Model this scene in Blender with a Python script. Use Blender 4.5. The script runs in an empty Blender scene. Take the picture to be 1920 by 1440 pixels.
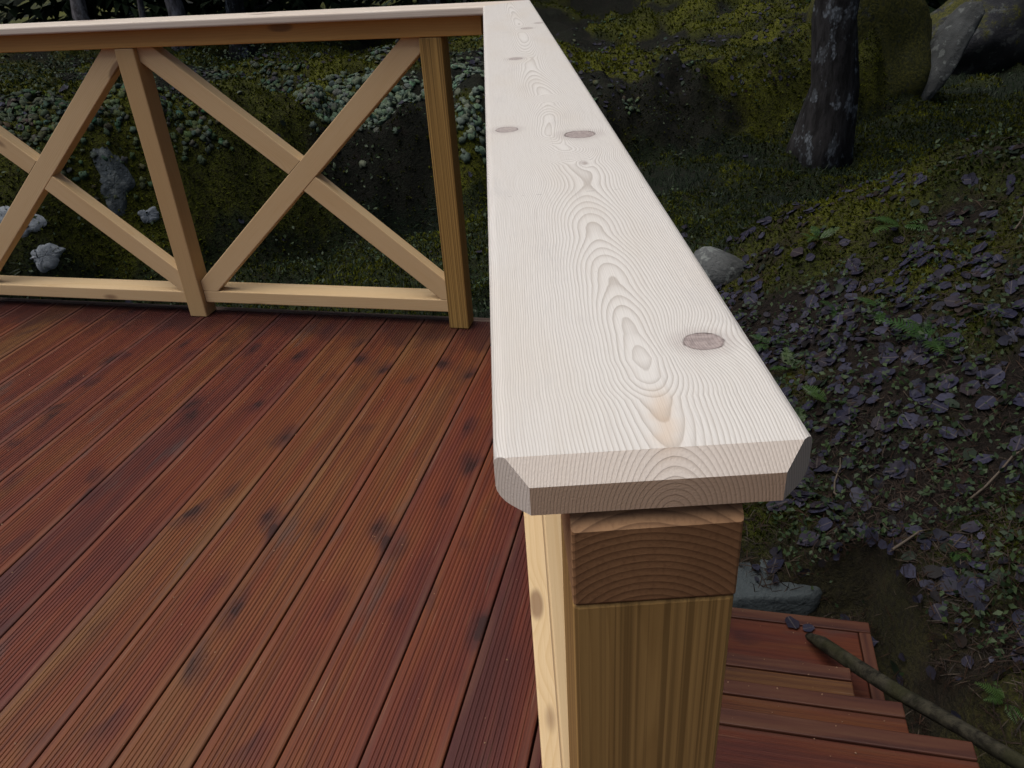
import bpy, bmesh, math, random
import numpy as np
from mathutils import Vector, Matrix
R = math.radians
sc = bpy.context.scene
COL = sc.collection
random.seed(7)
rng = np.random.default_rng(11)

# ------------------------------------------------------------------ camera
CAM = Vector((-0.0617, -0.2781, 1.2802))
PITCH, ROLL, YAW, FPX = R(30.106), R(-3.882), R(-0.0066), 1488.47
fwd = Vector((math.sin(YAW) * math.cos(PITCH), math.cos(YAW) * math.cos(PITCH), -math.sin(PITCH)))
rt0 = Vector((math.cos(YAW), -math.sin(YAW), 0))
up0 = rt0.cross(fwd)
rt = rt0 * math.cos(ROLL) + up0 * math.sin(ROLL)
up = up0 * math.cos(ROLL) - rt0 * math.sin(ROLL)
cd = bpy.data.cameras.new('camera')
cam = bpy.data.objects.new('camera', cd)
COL.objects.link(cam)
m4 = Matrix((rt, up, -fwd)).transposed().to_4x4()
m4.translation = CAM
cam.matrix_world = m4
cd.sensor_width = 36.0
cd.lens = FPX / 1920 * 36.0
cd.clip_start = 0.02
cd.clip_end = 600
sc.camera = cam

# ------------------------------------------------------------------ light
SUN_EL, SUN_AZ = R(68), R(-95)      # azimuth from +Y, clockwise; the light comes from the left, a little ahead
world = bpy.data.worlds.new('World')
sc.world = world
world.use_nodes = True
wn = world.node_tree
bg = wn.nodes['Background']
sky = wn.nodes.new('ShaderNodeTexSky')
sky.sky_type = 'NISHITA'
sky.sun_disc = False
sky.sun_elevation = SUN_EL
sky.sun_rotation = SUN_AZ
sky.air_density = 0.75
sky.dust_density = 5.0
sky.ozone_density = 0.6
wn.links.new(sky.outputs[0], bg.inputs[0])
bg.inputs[1].default_value = 0.055
sl = bpy.data.lights.new('sun', 'SUN')
sl.energy = 1.35
sl.angle = R(60)
sl.color = (1.0, 0.985, 0.96)
sun = bpy.data.objects.new('sun', sl)
COL.objects.link(sun)
sdir = Vector((math.sin(SUN_AZ) * math.cos(SUN_EL), math.cos(SUN_AZ) * math.cos(SUN_EL), math.sin(SUN_EL)))
sun.rotation_euler = (-sdir).to_track_quat('-Z', 'Y').to_euler()
sun.location = (-6, -3, 12)
sc.view_settings.view_transform = 'Standard'
sc.view_settings.look = 'None'
sc.view_settings.gamma = 1
sc.view_settings.exposure = 0.82
sc.view_settings.use_curve_mapping = False
sc.cycles.max_bounces = 6

# ------------------------------------------------------------------ node helper
class NT:
    def __init__(s, name):
        s.m = bpy.data.materials.new(name)
        s.m.use_nodes = True
        s.t = s.m.node_tree
        s.b = s.t.nodes['Principled BSDF']
    def link(s, a, sock):
        if isinstance(a, (int, float)): sock.default_value = a
        elif isinstance(a, tuple):
            sock.default_value = a if len(a) == len(sock.default_value) else tuple(a) + (1.0,)
        else: s.t.links.new(a, sock)
    def n(s, kind, out=0, ins=None, **kw):
        nd = s.t.nodes.new(kind)
        for k, v in kw.items(): setattr(nd, k, v)
        for k, v in (ins or {}).items(): s.link(v, nd.inputs[k])
        return nd.outputs[out]
    def m_(s, op, a, b=0.0, c=0.0, clamp=False):
        return s.n('ShaderNodeMath', 0, {0: a, 1: b, 2: c}, operation=op, use_clamp=clamp)
    def add(s, a, b): return s.m_('ADD', a, b)
    def sub(s, a, b): return s.m_('SUBTRACT', a, b)
    def mul(s, a, b): return s.m_('MULTIPLY', a, b)
    def fr(s, a): return s.m_('FRACT', a)
    def sstep(s, v, lo, hi):
        return s.n('ShaderNodeMapRange', 0, {0: v, 1: lo, 2: hi, 3: 0.0, 4: 1.0}, interpolation_type='SMOOTHSTEP')
    def obj(s): return s.n('ShaderNodeTexCoord', 3)
    def pos(s): return s.n('ShaderNodeNewGeometry', 0)
    def rnd(s): return s.n('ShaderNodeObjectInfo', 5)
    def xyz(s, v):
        nd = s.t.nodes.new('ShaderNodeSeparateXYZ'); s.link(v, nd.inputs[0]); return nd.outputs
    def vec(s, x, y, z): return s.n('ShaderNodeCombineXYZ', 0, {0: x, 1: y, 2: z})
    def noise(s, v, scale=1.0, det=2.0, rough=0.5, out=0):
        return s.n('ShaderNodeTexNoise', out, {'Vector': v, 'Scale': scale, 'Detail': det, 'Roughness': rough})
    def vor(s, v, scale=1.0, out=0, feature='F1'):
        return s.n('ShaderNodeTexVoronoi', out, {'Vector': v, 'Scale': scale}, feature=feature)
    def mix(s, f, a, b, blend='MIX'):
        nd = s.t.nodes.new('ShaderNodeMix'); nd.data_type = 'RGBA'; nd.blend_type = blend
        s.link(f, nd.inputs[0]); s.link(a, nd.inputs[6]); s.link(b, nd.inputs[7]); return nd.outputs[2]
    def ramp(s, v, stops, interp='LINEAR'):
        nd = s.t.nodes.new('ShaderNodeValToRGB'); cr = nd.color_ramp; cr.interpolation = interp
        while len(cr.elements) < len(stops): cr.elements.new(0.5)
        for e, (p, c) in zip(cr.elements, stops):
            e.position = p
            e.color = (c, c, c, 1) if isinstance(c, (int, float)) else tuple(c) + (1,)
        s.link(v, nd.inputs[0]); return nd.outputs[0]
    def bump(s, h, strength, dist):
        return s.n('ShaderNodeBump', 0, {'Strength': strength, 'Distance': dist, 'Height': h})
    def done(s, col, rough=0.6, nrm=None, spec=0.5):
        s.link(col, s.b.inputs['Base Color']); s.link(rough, s.b.inputs['Roughness'])
        s.b.inputs['Specular IOR Level'].default_value = spec
        if nrm is not None: s.link(nrm, s.b.inputs['Normal'])
        return s.m

# ------------------------------------------------------------------ materials
def wood_mat(name, light, late, knot, ringw=0.004, contrast=0.6, knots=True, rough=0.6, stripe=0.0):
    """solid softwood, local X along the board, rings round a pith that differs from piece to piece"""
    n = NT(name)
    x, y, z = n.xyz(n.obj())
    r = n.rnd()
    off = n.mul(r, 37.0)
    r2 = n.fr(n.mul(r, 17.3)); r3 = n.fr(n.mul(r, 91.7))
    wv = n.vec(n.add(n.mul(x, 1.3), off), n.mul(y, 2.0), n.mul(z, 2.0))
    wob = n.t.nodes.new('ShaderNodeTexNoise'); n.link(wv, wob.inputs['Vector']); wob.inputs['Scale'].default_value = 1.0
    wr = n.xyz(wob.outputs[1])
    yy = n.add(n.sub(y, n.mul(n.sub(r2, 0.5), 0.07)), n.mul(n.sub(wr[0], 0.5), 0.035))
    zz = n.add(n.add(z, n.add(n.mul(r3, 0.05), 0.035)), n.mul(n.sub(wr[1], 0.5), 0.03))
    rad = n.m_('SQRT', n.add(n.mul(yy, yy), n.mul(zz, zz)))
    kv = n.vec(n.add(n.mul(x, 3.1), off), n.add(n.mul(y, 9.0), off), n.mul(z, 9.0))
    kd = n.vor(kv, 1.0)
    if knots:
        rad = n.add(rad, n.mul(n.m_('POWER', 2.718, n.mul(n.mul(kd, kd), -18.0)), 0.010))
    rad = n.add(rad, n.mul(n.noise(n.vec(n.mul(x, 5.0), n.mul(y, 60.0), n.mul(z, 60.0)), 1.0, 2.0), 0.0012))
    ring = n.fr(n.mul(rad, 1.0 / ringw))
    late_f = n.mul(n.m_('POWER', ring, 2.6), n.sub(1.0, n.sstep(ring, 0.90, 1.0)))
    fib = n.noise(n.vec(n.mul(x, 7.0), n.mul(y, 420.0), n.mul(z, 420.0)), 1.0, 2.0)
    big = n.noise(n.vec(n.add(n.mul(x, 2.0), off), n.mul(y, 14.0), n.mul(z, 14.0)), 1.0, 3.0)
    c = n.mix(n.mul(late_f, contrast), light, late)
    c = n.mix(n.mul(n.sstep(fib, 0.45, 0.75), 0.28), c, late)
    c = n.mix(n.mul(n.sstep(big, 0.35, 0.75), 0.35), c, late)
    if stripe:
        st = n.noise(n.vec(n.mul(x, 0.8), n.mul(y, 330.0), n.mul(z, 330.0)), 1.0, 2.0, 0.55)
        c = n.mix(n.mul(n.sstep(st, 0.40, 0.62), stripe), c, tuple(v * 0.45 for v in late))
    if knots:
        k = n.sub(1.0, n.sstep(kd, 0.10, 0.17))
        c = n.mix(n.mul(k, 0.75), c, knot)
    nx = n.m_('ABSOLUTE', n.xyz(n.n('ShaderNodeTexCoord', 1))[0])
    c = n.mix(n.mul(n.sstep(nx, 0.75, 0.98), 0.6), c, (0.62, 0.50, 0.42), 'MULTIPLY')
    return n.done(c, rough, n.bump(n.add(n.mul(late_f, 0.5), fib), 0.25, 0.0006), 0.35)

M_PALE = wood_mat('planed_spruce', (0.655, 0.485, 0.275), (0.53, 0.345, 0.155), (0.20, 0.11, 0.06))
M_TREAT = wood_mat('impregnated_pine', (0.44, 0.275, 0.085), (0.30, 0.17, 0.045), (0.14, 0.08, 0.035), 0.0028, 0.45, True, 0.65, 0.8)
M_TREATSHADE = wood_mat('shaded_post_pine', (0.40, 0.235, 0.078), (0.24, 0.13, 0.038), (0.14, 0.08, 0.035), 0.0024, 0.5, False, 0.65, 0.6)  # darker copy of the impregnated pine, front post's shade put into the colour
M_SUB = wood_mat('brown_pine', (0.42, 0.235, 0.115), (0.115, 0.054, 0.024), (0.12, 0.06, 0.03), 0.0042, 0.9, False, 0.65)
M_SUBBACK = wood_mat('honey_pine', (0.54, 0.31, 0.095), (0.40, 0.21, 0.058), (0.16, 0.09, 0.04), 0.005, 0.5)

CAPH, CAPT, CAPW = 1.0752, 0.0255, 0.145
def cap_mat():
    """the wide handrail board: ring surfaces cut near the pith give nested ovals, flames and knots"""
    n = NT('handrail_spruce')
    x, y, z = n.xyz(n.obj())
    yn = n.mul(n.add(y, 0.1), 1 / 2.6)
    P = lambda v: (v + 0.1) / 2.6
    e = n.ramp(yn, [(P(-.1), .24), (P(.0), .225), (P(.045), .195), (P(.075), .115), (P(.094), .09), (P(.13), .125), (P(.20), .20), (P(.30), .295), (P(.42), .39),
                    (P(.49), .38), (P(.56), .20), (P(.62), .08), (P(.70), .13), (P(.79), .22), (P(.86), .36), (P(1.1), .45), (P(1.5), .34), (P(2.4), .42)], 'EASE')
    e = n.mul(e, 0.1)
    xc = n.ramp(yn, [(P(-.1), .56), (P(.05), .57), (P(.094), .59), (P(.2), .585), (P(.35), .61), (P(.45), .68), (P(.54), .62), (P(.62), .50), (P(.8), .60), (P(1.1), .52), (P(1.6), .62), (P(2.4), .55)], 'EASE')
    xc = n.mul(n.sub(xc, 0.5), 0.1)
    wob = n.mul(n.sub(n.noise(n.vec(n.mul(x, 6.0), n.mul(y, 5.0), 0.0), 1.0, 3.0), 0.5), 0.014)
    wob2 = n.mul(n.sub(n.noise(n.vec(n.mul(x, 40.0), n.mul(y, 14.0), 3.0), 1.0, 2.0), 0.5), 0.0025)
    dx = n.add(n.add(n.sub(x, xc), wob), wob2)
    dz = n.sub(e, n.mul(n.sub(CAPH, z), 0.75))
    rad = n.m_('SQRT', n.add(n.mul(dx, dx), n.mul(dz, dz)))
    KN = [(.045, .108, .0115, .0105, .013, .9), (.031, .611, .017, .017, .012, .85), (-.048, .658, .013, .014, .009, .7),
          (-.017, 1.203, .012, .014, .008, .7), (.025, 1.647, .013, .016, .008, .6), (.057, 1.738, .010, .014, .006, .6), (.022, .493, .0035, .007, .004, .35)]
    kmask = kdark = krim = None
    for (kx, ky, rx, ry, amp, dark) in KN:
        ax = n.sub(x, kx); ay = n.sub(y, ky)
        # grain squeezes round the knot
        q = n.add(n.mul(n.mul(ax, ax), 1 / (rx * 1.9) ** 2), n.mul(n.mul(ay, ay), 1 / (ry * 3.0) ** 2))
        rad = n.add(rad, n.mul(n.m_('POWER', 2.718, n.mul(q, -1.0)), amp))
        d = n.m_('SQRT', n.add(n.mul(n.mul(ax, ax), 1 / rx ** 2), n.mul(n.mul(ay, ay), 1 / ry ** 2)))
        d = n.add(d, n.mul(n.sub(n.noise(n.obj(), 160.0, 2.0), 0.5), 0.18))
        k = n.mul(n.sub(1.0, n.sstep(d, 0.92, 1.05)), dark)
        h = n.mul(n.sub(1.0, n.sstep(d, 0.9, 2.1)), dark * 0.35)
        rim = n.mul(n.mul(n.sstep(d, 0.86, 0.95), n.sub(1.0, n.sstep(d, 0.98, 1.06))), dark)
        k = n.m_('MAXIMUM', k, h)
        kmask = k if kmask is None else n.m_('MAXIMUM', kmask, k)
        krim = rim if krim is None else n.m_('MAXIMUM', krim, rim)
    g = n.add(n.mul(rad, 350.0), n.mul(n.mul(rad, rad), 2900.0))
    g = n.add(g, n.mul(n.noise(n.vec(n.mul(x, 8.0), n.mul(y, 2.0), 0.0), 1.0, 2.0), 1.5))
    ring = n.fr(g)
    lf = n.mul(n.m_('POWER', ring, 3.0), n.sub(1.0, n.sstep(ring, 0.88, 1.0)))
    band = n.noise(n.mul(g, 0.31), 1.0, 1.0)
    lf = n.mul(lf, n.add(0.45, band))
    fib = n.noise(n.vec(n.mul(x, 900.0), n.mul(y, 22.0), n.mul(z, 900.0)), 1.0, 2.0)
    blot = n.noise(n.vec(n.mul(x, 14.0), n.mul(y, 4.0), 0.0), 1.0, 3.0)
    c = n.mix(n.mul(lf, 0.85), (0.655, 0.632, 0.595), (0.31, 0.27, 0.23))
    c = n.mix(n.mul(n.sstep(fib, 0.48, 0.8), 0.22), c, (0.46, 0.41, 0.36))
    c = n.mix(n.mul(n.sstep(blot, 0.42, 0.75), 0.35), c, (0.56, 0.50, 0.42))
    grime = n.noise(n.vec(n.mul(x, 22.0), n.mul(y, 9.0), 7.0), 1.0, 5.0, 0.7)
    c = n.mix(n.mul(n.sstep(grime, 0.52, 0.78), 0.22), c, (0.40, 0.39, 0.39))
    # pitch streaks close to the sawn end
    sx = n.sub(x, n.add(0.008, n.mul(n.sub(n.noise(n.vec(0.0, n.mul(y, 30.0), 0.0), 1.0), 0.5), 0.03)))
    sm = n.mul(n.m_('POWER', 2.718, n.mul(n.mul(sx, sx), -1 / 0.006 ** 2)), n.mul(n.sstep(y, 0.0, 0.02), n.sub(1.0, n.sstep(y, 0.045, 0.07))))
    c = n.mix(n.mul(sm, 0.4), c, (0.58, 0.40, 0.24))
    c = n.mix(n.mul(kmask, 0.9), c, n.mix(n.sstep(n.noise(n.obj(), 240.0, 3.0), 0.35, 0.65), (0.20, 0.15, 0.145), (0.33, 0.26, 0.245)))
    c = n.mix(n.mul(krim, n.add(0.35, n.mul(n.sstep(n.noise(n.obj(), 130.0, 2.0), 0.4, 0.6), 0.55))), c, (0.06, 0.04, 0.035))
    # pencil ticks and dirt
    pl = n.mul(n.mul(n.sstep(y, 0.3985, 0.3992), n.sub(1.0, n.sstep(y, 0.3998, 0.4005))), n.sstep(n.noise(n.vec(n.mul(x, 90.0), 0.0, 0.0), 1.0, 2.0), 0.5, 0.62))
    c = n.mix(n.mul(pl, 0.5), c, (0.2, 0.18, 0.17))
    sp = n.vor(n.obj(), 70.0)
    c = n.mix(n.mul(n.sub(1.0, n.sstep(sp, 0.03, 0.055)), n.mul(n.sstep(n.noise(n.obj(), 9.0), 0.58, 0.7), 0.6)), c, (0.15, 0.12, 0.1))
    ny = n.m_('ABSOLUTE', n.xyz(n.n('ShaderNodeTexCoord', 1))[1])
    c = n.mix(n.mul(n.sstep(ny, 0.60, 0.90), 0.9), c, (0.98, 0.68, 0.47), 'MULTIPLY')
    return n.done(c, 0.58, n.bump(n.sub(fib, n.mul(lf, 0.8)), 0.35, 0.0006), 0.4)
M_CAP = cap_mat()

def deck_mat(name, bright=1.0):
    n = NT(name)
    x, y, z = n.xyz(n.obj())
    r = n.rnd(); off = n.mul(r, 53.0)
    r2 = n.fr(n.mul(r, 23.7))
    tone = n.noise(n.vec(n.add(n.mul(x, 1.1), off), n.mul(y, 7.0), 0.0), 1.0, 3.0, 0.6)
    tone = n.add(n.mul(n.sub(tone, 0.5), 2.1), n.add(0.18, n.mul(r2, 0.62)))
    c = n.ramp(tone, [(0.0, (.058, .015, .014)), (0.25, (.104, .022, .013)), (0.5, (.132, .031, .012)), (0.75, (.146, .047, .014)), (1.0, (.150, .064, .021))])
    strk = n.noise(n.vec(n.add(n.mul(x, 1.7), off), n.mul(y, 75.0), 0.0), 1.0, 4.0, 0.65)
    c = n.mix(n.mul(n.sstep(strk, 0.42, 0.62), 0.5), c, (.050, .013, .009))
    c = n.mix(n.mul(n.sstep(n.sub(1.0, strk), 0.52, 0.72), 0.35), c, (.125, .062, .034))
    # worn lips along both edges, the light they catch painted in as paler colour
    lip = n.sstep(n.m_('ABSOLUTE', y), 0.057, 0.066)
    lipn = n.noise(n.vec(n.add(n.mul(x, 4.0), off), n.mul(y, 30.0), 1.0), 1.0, 3.0)
    c = n.mix(n.mul(lip, n.mul(n.sstep(lipn, 0.35, 0.7), 0.45)), c, (.130, .058, .036))
    # knots with dark purple halos
    kv = n.vec(n.add(n.mul(x, 6.5), off), n.add(n.mul(y, 10.0), n.mul(r, 7.0)), 0.0)
    kd = n.vor(n.n('ShaderNodeVectorMath', 0, {0: kv, 1: n.n('ShaderNodeVectorMath', 0, {0: n.noise(kv, 2.2, 5.0, 0.7, 1), 1: (.7, .7, 0)}, operation='MULTIPLY')}, operation='ADD'), 1.0)
    sel = n.sstep(n.noise(n.vec(n.add(n.mul(x, 3.2), off), n.mul(y, 7.0), 5.0), 1.0, 1.0), 0.52, 0.60)
    k1 = n.mul(n.sub(1.0, n.sstep(kd, 0.20, 0.62)), sel)
    k2 = n.mul(n.sub(1.0, n.sstep(kd, 0.13, 0.24)), sel)
    c = n.mix(n.mul(k1, 0.6), c, (.032, .010, .012))
    c = n.mix(n.mul(k2, 0.7), c, (.014, .006, .006))
    # grey weathered rub marks and pale torn fibres
    wv = n.noise(n.vec(n.add(n.mul(x, 1.9), off), n.mul(y, 9.0), 9.0), 1.0, 4.0, 0.7)
    c = n.mix(n.mul(n.sstep(wv, 0.56, 0.72), 0.5), c, (.066, .050, .044))
    tv = n.noise(n.vec(n.add(n.mul(x, 3.4), off), n.mul(y, 130.0), 2.0), 1.0, 2.0)
    c = n.mix(n.mul(n.sstep(tv, 0.67, 0.76), 0.5), c, (.24, .15, .10))
    far_end = n.add(x, n.mul(n.sub(n.noise(n.vec(n.mul(x, 6.0), n.add(n.mul(y, 9.0), off), 4.0), 1.0, 3.0), 0.5), 0.35))
    c = n.mix(n.mul(n.sstep(far_end, 1.74, 1.90), 0.65), c, (.028, .009, .010))  # long boards darken towards their far end
    fib = n.noise(n.vec(n.mul(x, 18.0), n.mul(y, 600.0), 0.0), 1.0, 2.0)
    c = n.mix(n.mul(n.sstep(fib, 0.5, 0.75), 0.22), c, (.05, .018, .014))
    rg = n.add(0.40, n.mul(n.noise(n.vec(n.mul(x, 5.0), n.mul(y, 40.0), 0.0), 1.0, 3.0), 0.3))
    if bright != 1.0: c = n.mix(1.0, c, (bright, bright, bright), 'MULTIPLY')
    return n.done(c, rg, n.bump(n.add(fib, n.mul(strk, 2.0)), 0.4, 0.0012), 0.3)
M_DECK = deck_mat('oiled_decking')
M_STAIR = deck_mat('oiled_stair_boards_shaded', 0.74)  # decking copy darkened, the shade on the steps put into its colour
def fascia_mat():
    n = NT('worn_edge_board')
    x, y, z = n.xyz(n.obj())
    a = n.noise(n.vec(n.mul(x, 3.0), n.mul(y, 60.0), n.mul(z, 60.0)), 1.0, 4.0, 0.6)
    c = n.ramp(a, [(0.3, (.05, .026, .02)), (0.5, (.12, .08, .06)), (0.75, (.20, .15, .115))])
    return n.done(c, 0.7, n.bump(a, 0.3, 0.002), 0.3)
M_FASC = fascia_mat()
def trim_mat():
    n = NT('stair_trim')
    x, y, z = n.xyz(n.obj())
    r = n.mul(n.rnd(), 31.0)
    a = n.noise(n.vec(n.add(n.mul(x, 2.4), r), n.mul(y, 50.0), n.mul(z, 50.0)), 1.0, 4.0, 0.6)
    c = n.ramp(a, [(0.3, (.032, .008, .006)), (0.5, (.072, .022, .011)), (0.75, (.105, .045, .022))])
    return n.done(c, 0.6, n.bump(a, 0.3, 0.002), 0.4)
M_TRIM = trim_mat()

def ground_mat():
    n = NT('forest_floor')
    p = n.pos()
    at = n.n('ShaderNodeAttribute', 0, attribute_name='pigment')
    b = n.noise(p, 9.0, 5.0, 0.65); f = n.noise(p, 70.0, 4.0, 0.7)
    c = n.mix(n.mul(n.sstep(f, 0.40, 0.62), 0.75), at, (.008, .007, .005))
    c = n.mix(n.mul(n.sstep(b, 0.50, 0.72), 0.45), c, (.020, .014, .011))
    c = n.mix(n.mul(n.sstep(f, 0.62, 0.75), 0.35), c, (.040, .030, .026))
    return n.done(c, 0.9, n.bump(n.add(f, n.mul(b, 2.0)), 0.9, 0.02), 0.2)
M_GROUND = ground_mat()

def attr_mat(name, rough=0.7, spec=0.3, var=0.25, trans=0.0):
    """colour of each little leaf or shoot comes from a per-piece attribute (its own pigment)"""
    n = NT(name)
    at = n.n('ShaderNodeAttribute', 0, attribute_name='pigment')
    f = n.noise(n.pos(), 90.0, 2.0)
    c = n.mix(n.mul(n.sstep(f, 0.35, 0.65), var), at, (.008, .008, .006))
    return n.done(c, rough, None, spec)
M_LEAFST = attr_mat('leaf_litter', 0.6, 0.15)
M_MOSS = attr_mat('moss', 0.95, 0.1)
M_GRASS = attr_mat('grass', 0.6, 0.3)
M_LICH = attr_mat('lichen', 0.95, 0.1, 0.35)

def leaf_mat():
    n = NT('fallen_leaf')
    r = n.rnd()
    x, y, z = n.xyz(n.obj())
    c = n.ramp(r, [(0.0, (.014, .015, .032)), (0.3, (.026, .027, .055)), (0.55, (.017, .015, .027)), (0.8, (.034, .035, .064)), (1.0, (.024, .016, .015))])
    vein = n.noise(n.vec(n.mul(x, 30.0), n.mul(y, 30.0), n.mul(r, 40.0)), 1.0, 4.0, 0.7)
    c = n.mix(n.mul(n.sstep(vein, 0.4, 0.7), 0.5), c, (.028, .024, .026))
    mid = n.sub(1.0, n.sstep(n.m_('ABSOLUTE', y), 0.0, 0.05))
    c = n.mix(n.mul(mid, 0.4), c, (.14, .12, .10))
    return n.done(c, 0.60, n.bump(vein, 0.4, 0.002), 0.15)
M_LEAF = leaf_mat()

def fern_mat():
    n = NT('fern_green')
    r = n.rnd()
    f = n.noise(n.obj(), 40.0, 2.0)
    c = n.mix(r, (.022, .060, .013), (.042, .080, .014))
    c = n.mix(n.mul(f, 0.5), c, (.02, .05, .01))
    return n.done(c, 0.5, None, 0.4)
M_FERN = fern_mat()

def rock_mat(name, base, dark, mossy=0.0, lich=0.2):
    n = NT(name)
    p = n.pos()
    a = n.noise(p, 5.0, 5.0, 0.65); b = n.noise(p, 40.0, 4.0, 0.7)
    c = n.mix(n.sstep(a, 0.3, 0.7), dark, base)
    c = n.mix(n.mul(n.sstep(b, 0.45, 0.7), 0.5), c, dark)
    l = n.noise(p, 9.0, 4.0, 0.6)
    c = n.mix(n.mul(n.sstep(l, 0.56, 0.62), lich), c, (.30, .33, .31))
    if mossy:
        nz = n.xyz(n.n('ShaderNodeNewGeometry', 1))[2]
        mm = n.sstep(n.add(n.mul(a, 1.2), n.mul(nz, 0.3)), 0.75 - mossy * 0.6, 0.95 - mossy * 0.6)
        c = n.mix(n.mul(mm, 0.95), c, n.mix(n.sstep(b, 0.35, 0.65), (.018, .022, .004), (.070, .068, .007)))
    return n.done(c, 0.85, n.bump(n.add(n.mul(a, 2.0), b), 0.8, 0.009), 0.3)
M_ROCK = rock_mat('granite', (.072, .088, .092), (.056, .068, .072), 0.0, 0.04)
M_ROCKD = rock_mat('dark_granite', (.034, .037, .045), (.016, .017, .021), 0.1, 0.15)
M_ROCKP = rock_mat('pale_granite', (.105, .112, .112), (.05, .053, .052), 0.0, 0.4)
M_ROCKM = rock_mat('mossy_granite', (.07, .078, .086), (.024, .027, .03), 0.66, 0.5)
def crust_mat():
    n = NT('crust_lichen')
    a = n.noise(n.pos(), 45.0, 5.0, 0.7)
    c = n.ramp(a, [(0.3, (.15, .17, .19)), (0.55, (.29, .32, .35)), (0.8, (.42, .45, .46))])
    return n.done(c, 0.9, n.bump(a, 0.8, 0.006), 0.1)
M_CRUST = crust_mat()

def bark_mat(name, base, dark, lich, lam, scale=1.0):
    n = NT(name)
    x, y, z = n.xyz(n.obj())
    r = n.mul(n.rnd(), 19.0)
    v = n.vec(n.add(n.mul(x, 14.0 * scale), r), n.mul(y, 14.0 * scale), n.mul(z, 3.5 * scale))
    a = n.noise(v, 1.0, 5.0, 0.7)
    c = n.mix(n.sstep(a, 0.35, 0.65), dark, base)
    l = n.noise(n.vec(n.add(x, r), y, n.mul(z, 0.6)), 7.0 * scale, 4.0, 0.65)
    fine = n.vor(n.vec(n.mul(x, 40.0), n.mul(y, 40.0), n.mul(z, 25.0)), 1.0)
    c = n.mix(n.mul(n.mul(n.sstep(l, 0.53, 0.60), lam), n.sub(1.0, n.mul(n.sstep(fine, 0.3, 0.6), 0.7))), c, lich)
    return n.done(c, 0.9, n.bump(a, 1.0, 0.02), 0.2)
M_BARK = bark_mat('lichened_bark', (.046, .044, .045), (.014, .013, .013), (.20, .225, .25), 0.9)
M_BARKP = bark_mat('pale_bark', (.30, .28, .29), (.08, .07, .07), (.36, .36, .38), 0.5)
M_BARKD = bark_mat('dark_bark', (.05, .042, .036), (.018, .015, .013), (.10, .11, .10), 0.4)
def pole_mat():
    n = NT('mossy_pole')
    x, y, z = n.xyz(n.obj())
    nz = n.xyz(n.n('ShaderNodeNewGeometry', 1))[2]
    a = n.noise(n.vec(n.mul(x, 30.0), n.mul(y, 30.0), n.mul(z, 30.0)), 1.0, 5.0, 0.7)
    c = n.mix(n.sstep(a, 0.35, 0.65), (.011, .010, .007), (.055, .050, .034))
    c = n.mix(n.mul(n.sstep(n.noise(n.obj(), 9.0, 3.0), 0.42, 0.6), 0.7), c, (.026, .027, .010))
    return n.done(c, 0.85, n.bump(a, 0.9, 0.006), 0.2)
M_POLE = pole_mat()
def needle_mat():
    n = NT('spruce_needles')
    f = n.noise(n.pos(), 3.0, 3.0)
    r = n.rnd()
    c = n.mix(f, (.008, .020, .008), (.026, .050, .018))
    return n.done(c, 0.7, None, 0.2)
M_NEEDLE = needle_mat()
def flat_mat(name, c, rough=0.7):
    n = NT(name)
    f = n.noise(n.obj(), 30.0, 3.0)
    return n.done(n.mix(n.mul(f, 0.6), c, tuple(v * 0.5 for v in c)), rough, None, 0.3)
M_TWIG = flat_mat('dry_twig', (.11, .088, .066))
M_CRUMB = flat_mat('wood_crumb', (.26, .15, .09))
M_LATH = flat_mat('joist_wood', (.18, .12, .07))

# ------------------------------------------------------------------ mesh helpers
def tag(o, label=None, cat=None, group=None, kind=None):
    if label: o['label'] = label
    if cat: o['category'] = cat
    if group: o['group'] = group
    if kind: o['kind'] = kind
    return o
def link(name, me, mat, parent=None, mw=None):
    if mat is not None and not me.materials: me.materials.append(mat)
    o = bpy.data.objects.new(name, me)
    COL.objects.link(o)
    if parent is not None: o.parent = parent
    if mw is not None: o.matrix_local = mw
    return o
def empty(name, loc=(0, 0, 0)):
    o = bpy.data.objects.new(name, None); COL.objects.link(o); o.location = loc
    o.empty_display_size = 0.1
    return o
def bm_mesh(bm, name, smooth=False):
    me = bpy.data.meshes.new(name); bm.normal_update(); bm.to_mesh(me); bm.free()
    if smooth:
        for p in me.polygons: p.use_smooth = True
    return me
def np_mesh(name, verts, faces, pig=None, smooth=False):
    """verts (n,3), faces (m,k) with a constant k; pig: colour per vertex"""
    me = bpy.data.meshes.new(name)
    nv, (nf, k) = len(verts), faces.shape
    me.vertices.add(nv); me.vertices.foreach_set('co', np.asarray(verts, np.float32).ravel())
    me.loops.add(nf * k); me.loops.foreach_set('vertex_index', faces.astype(np.int32).ravel())
    me.polygons.add(nf); me.polygons.foreach_set('loop_start', np.arange(nf, dtype=np.int32) * k)
    if smooth: me.polygons.foreach_set('use_smooth', np.ones(nf, bool))
    me.update(calc_edges=True)
    if pig is not None:
        ca = me.color_attributes.new('pigment', 'FLOAT_COLOR', 'POINT')
        c = np.ones((nv, 4), np.float32); c[:, :3] = pig
        ca.data.foreach_set('color', c.ravel())
    return me
def box_bm(sx, sy, sz, bev=0.003, seg=2):
    bm = bmesh.new()
    bmesh.ops.create_cube(bm, size=1.0, matrix=Matrix.Diagonal((sx, sy, sz, 1)))
    if bev: bmesh.ops.bevel(bm, geom=bm.edges[:], offset=bev, segments=seg, profile=0.5, affect='EDGES')
    return bm
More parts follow.
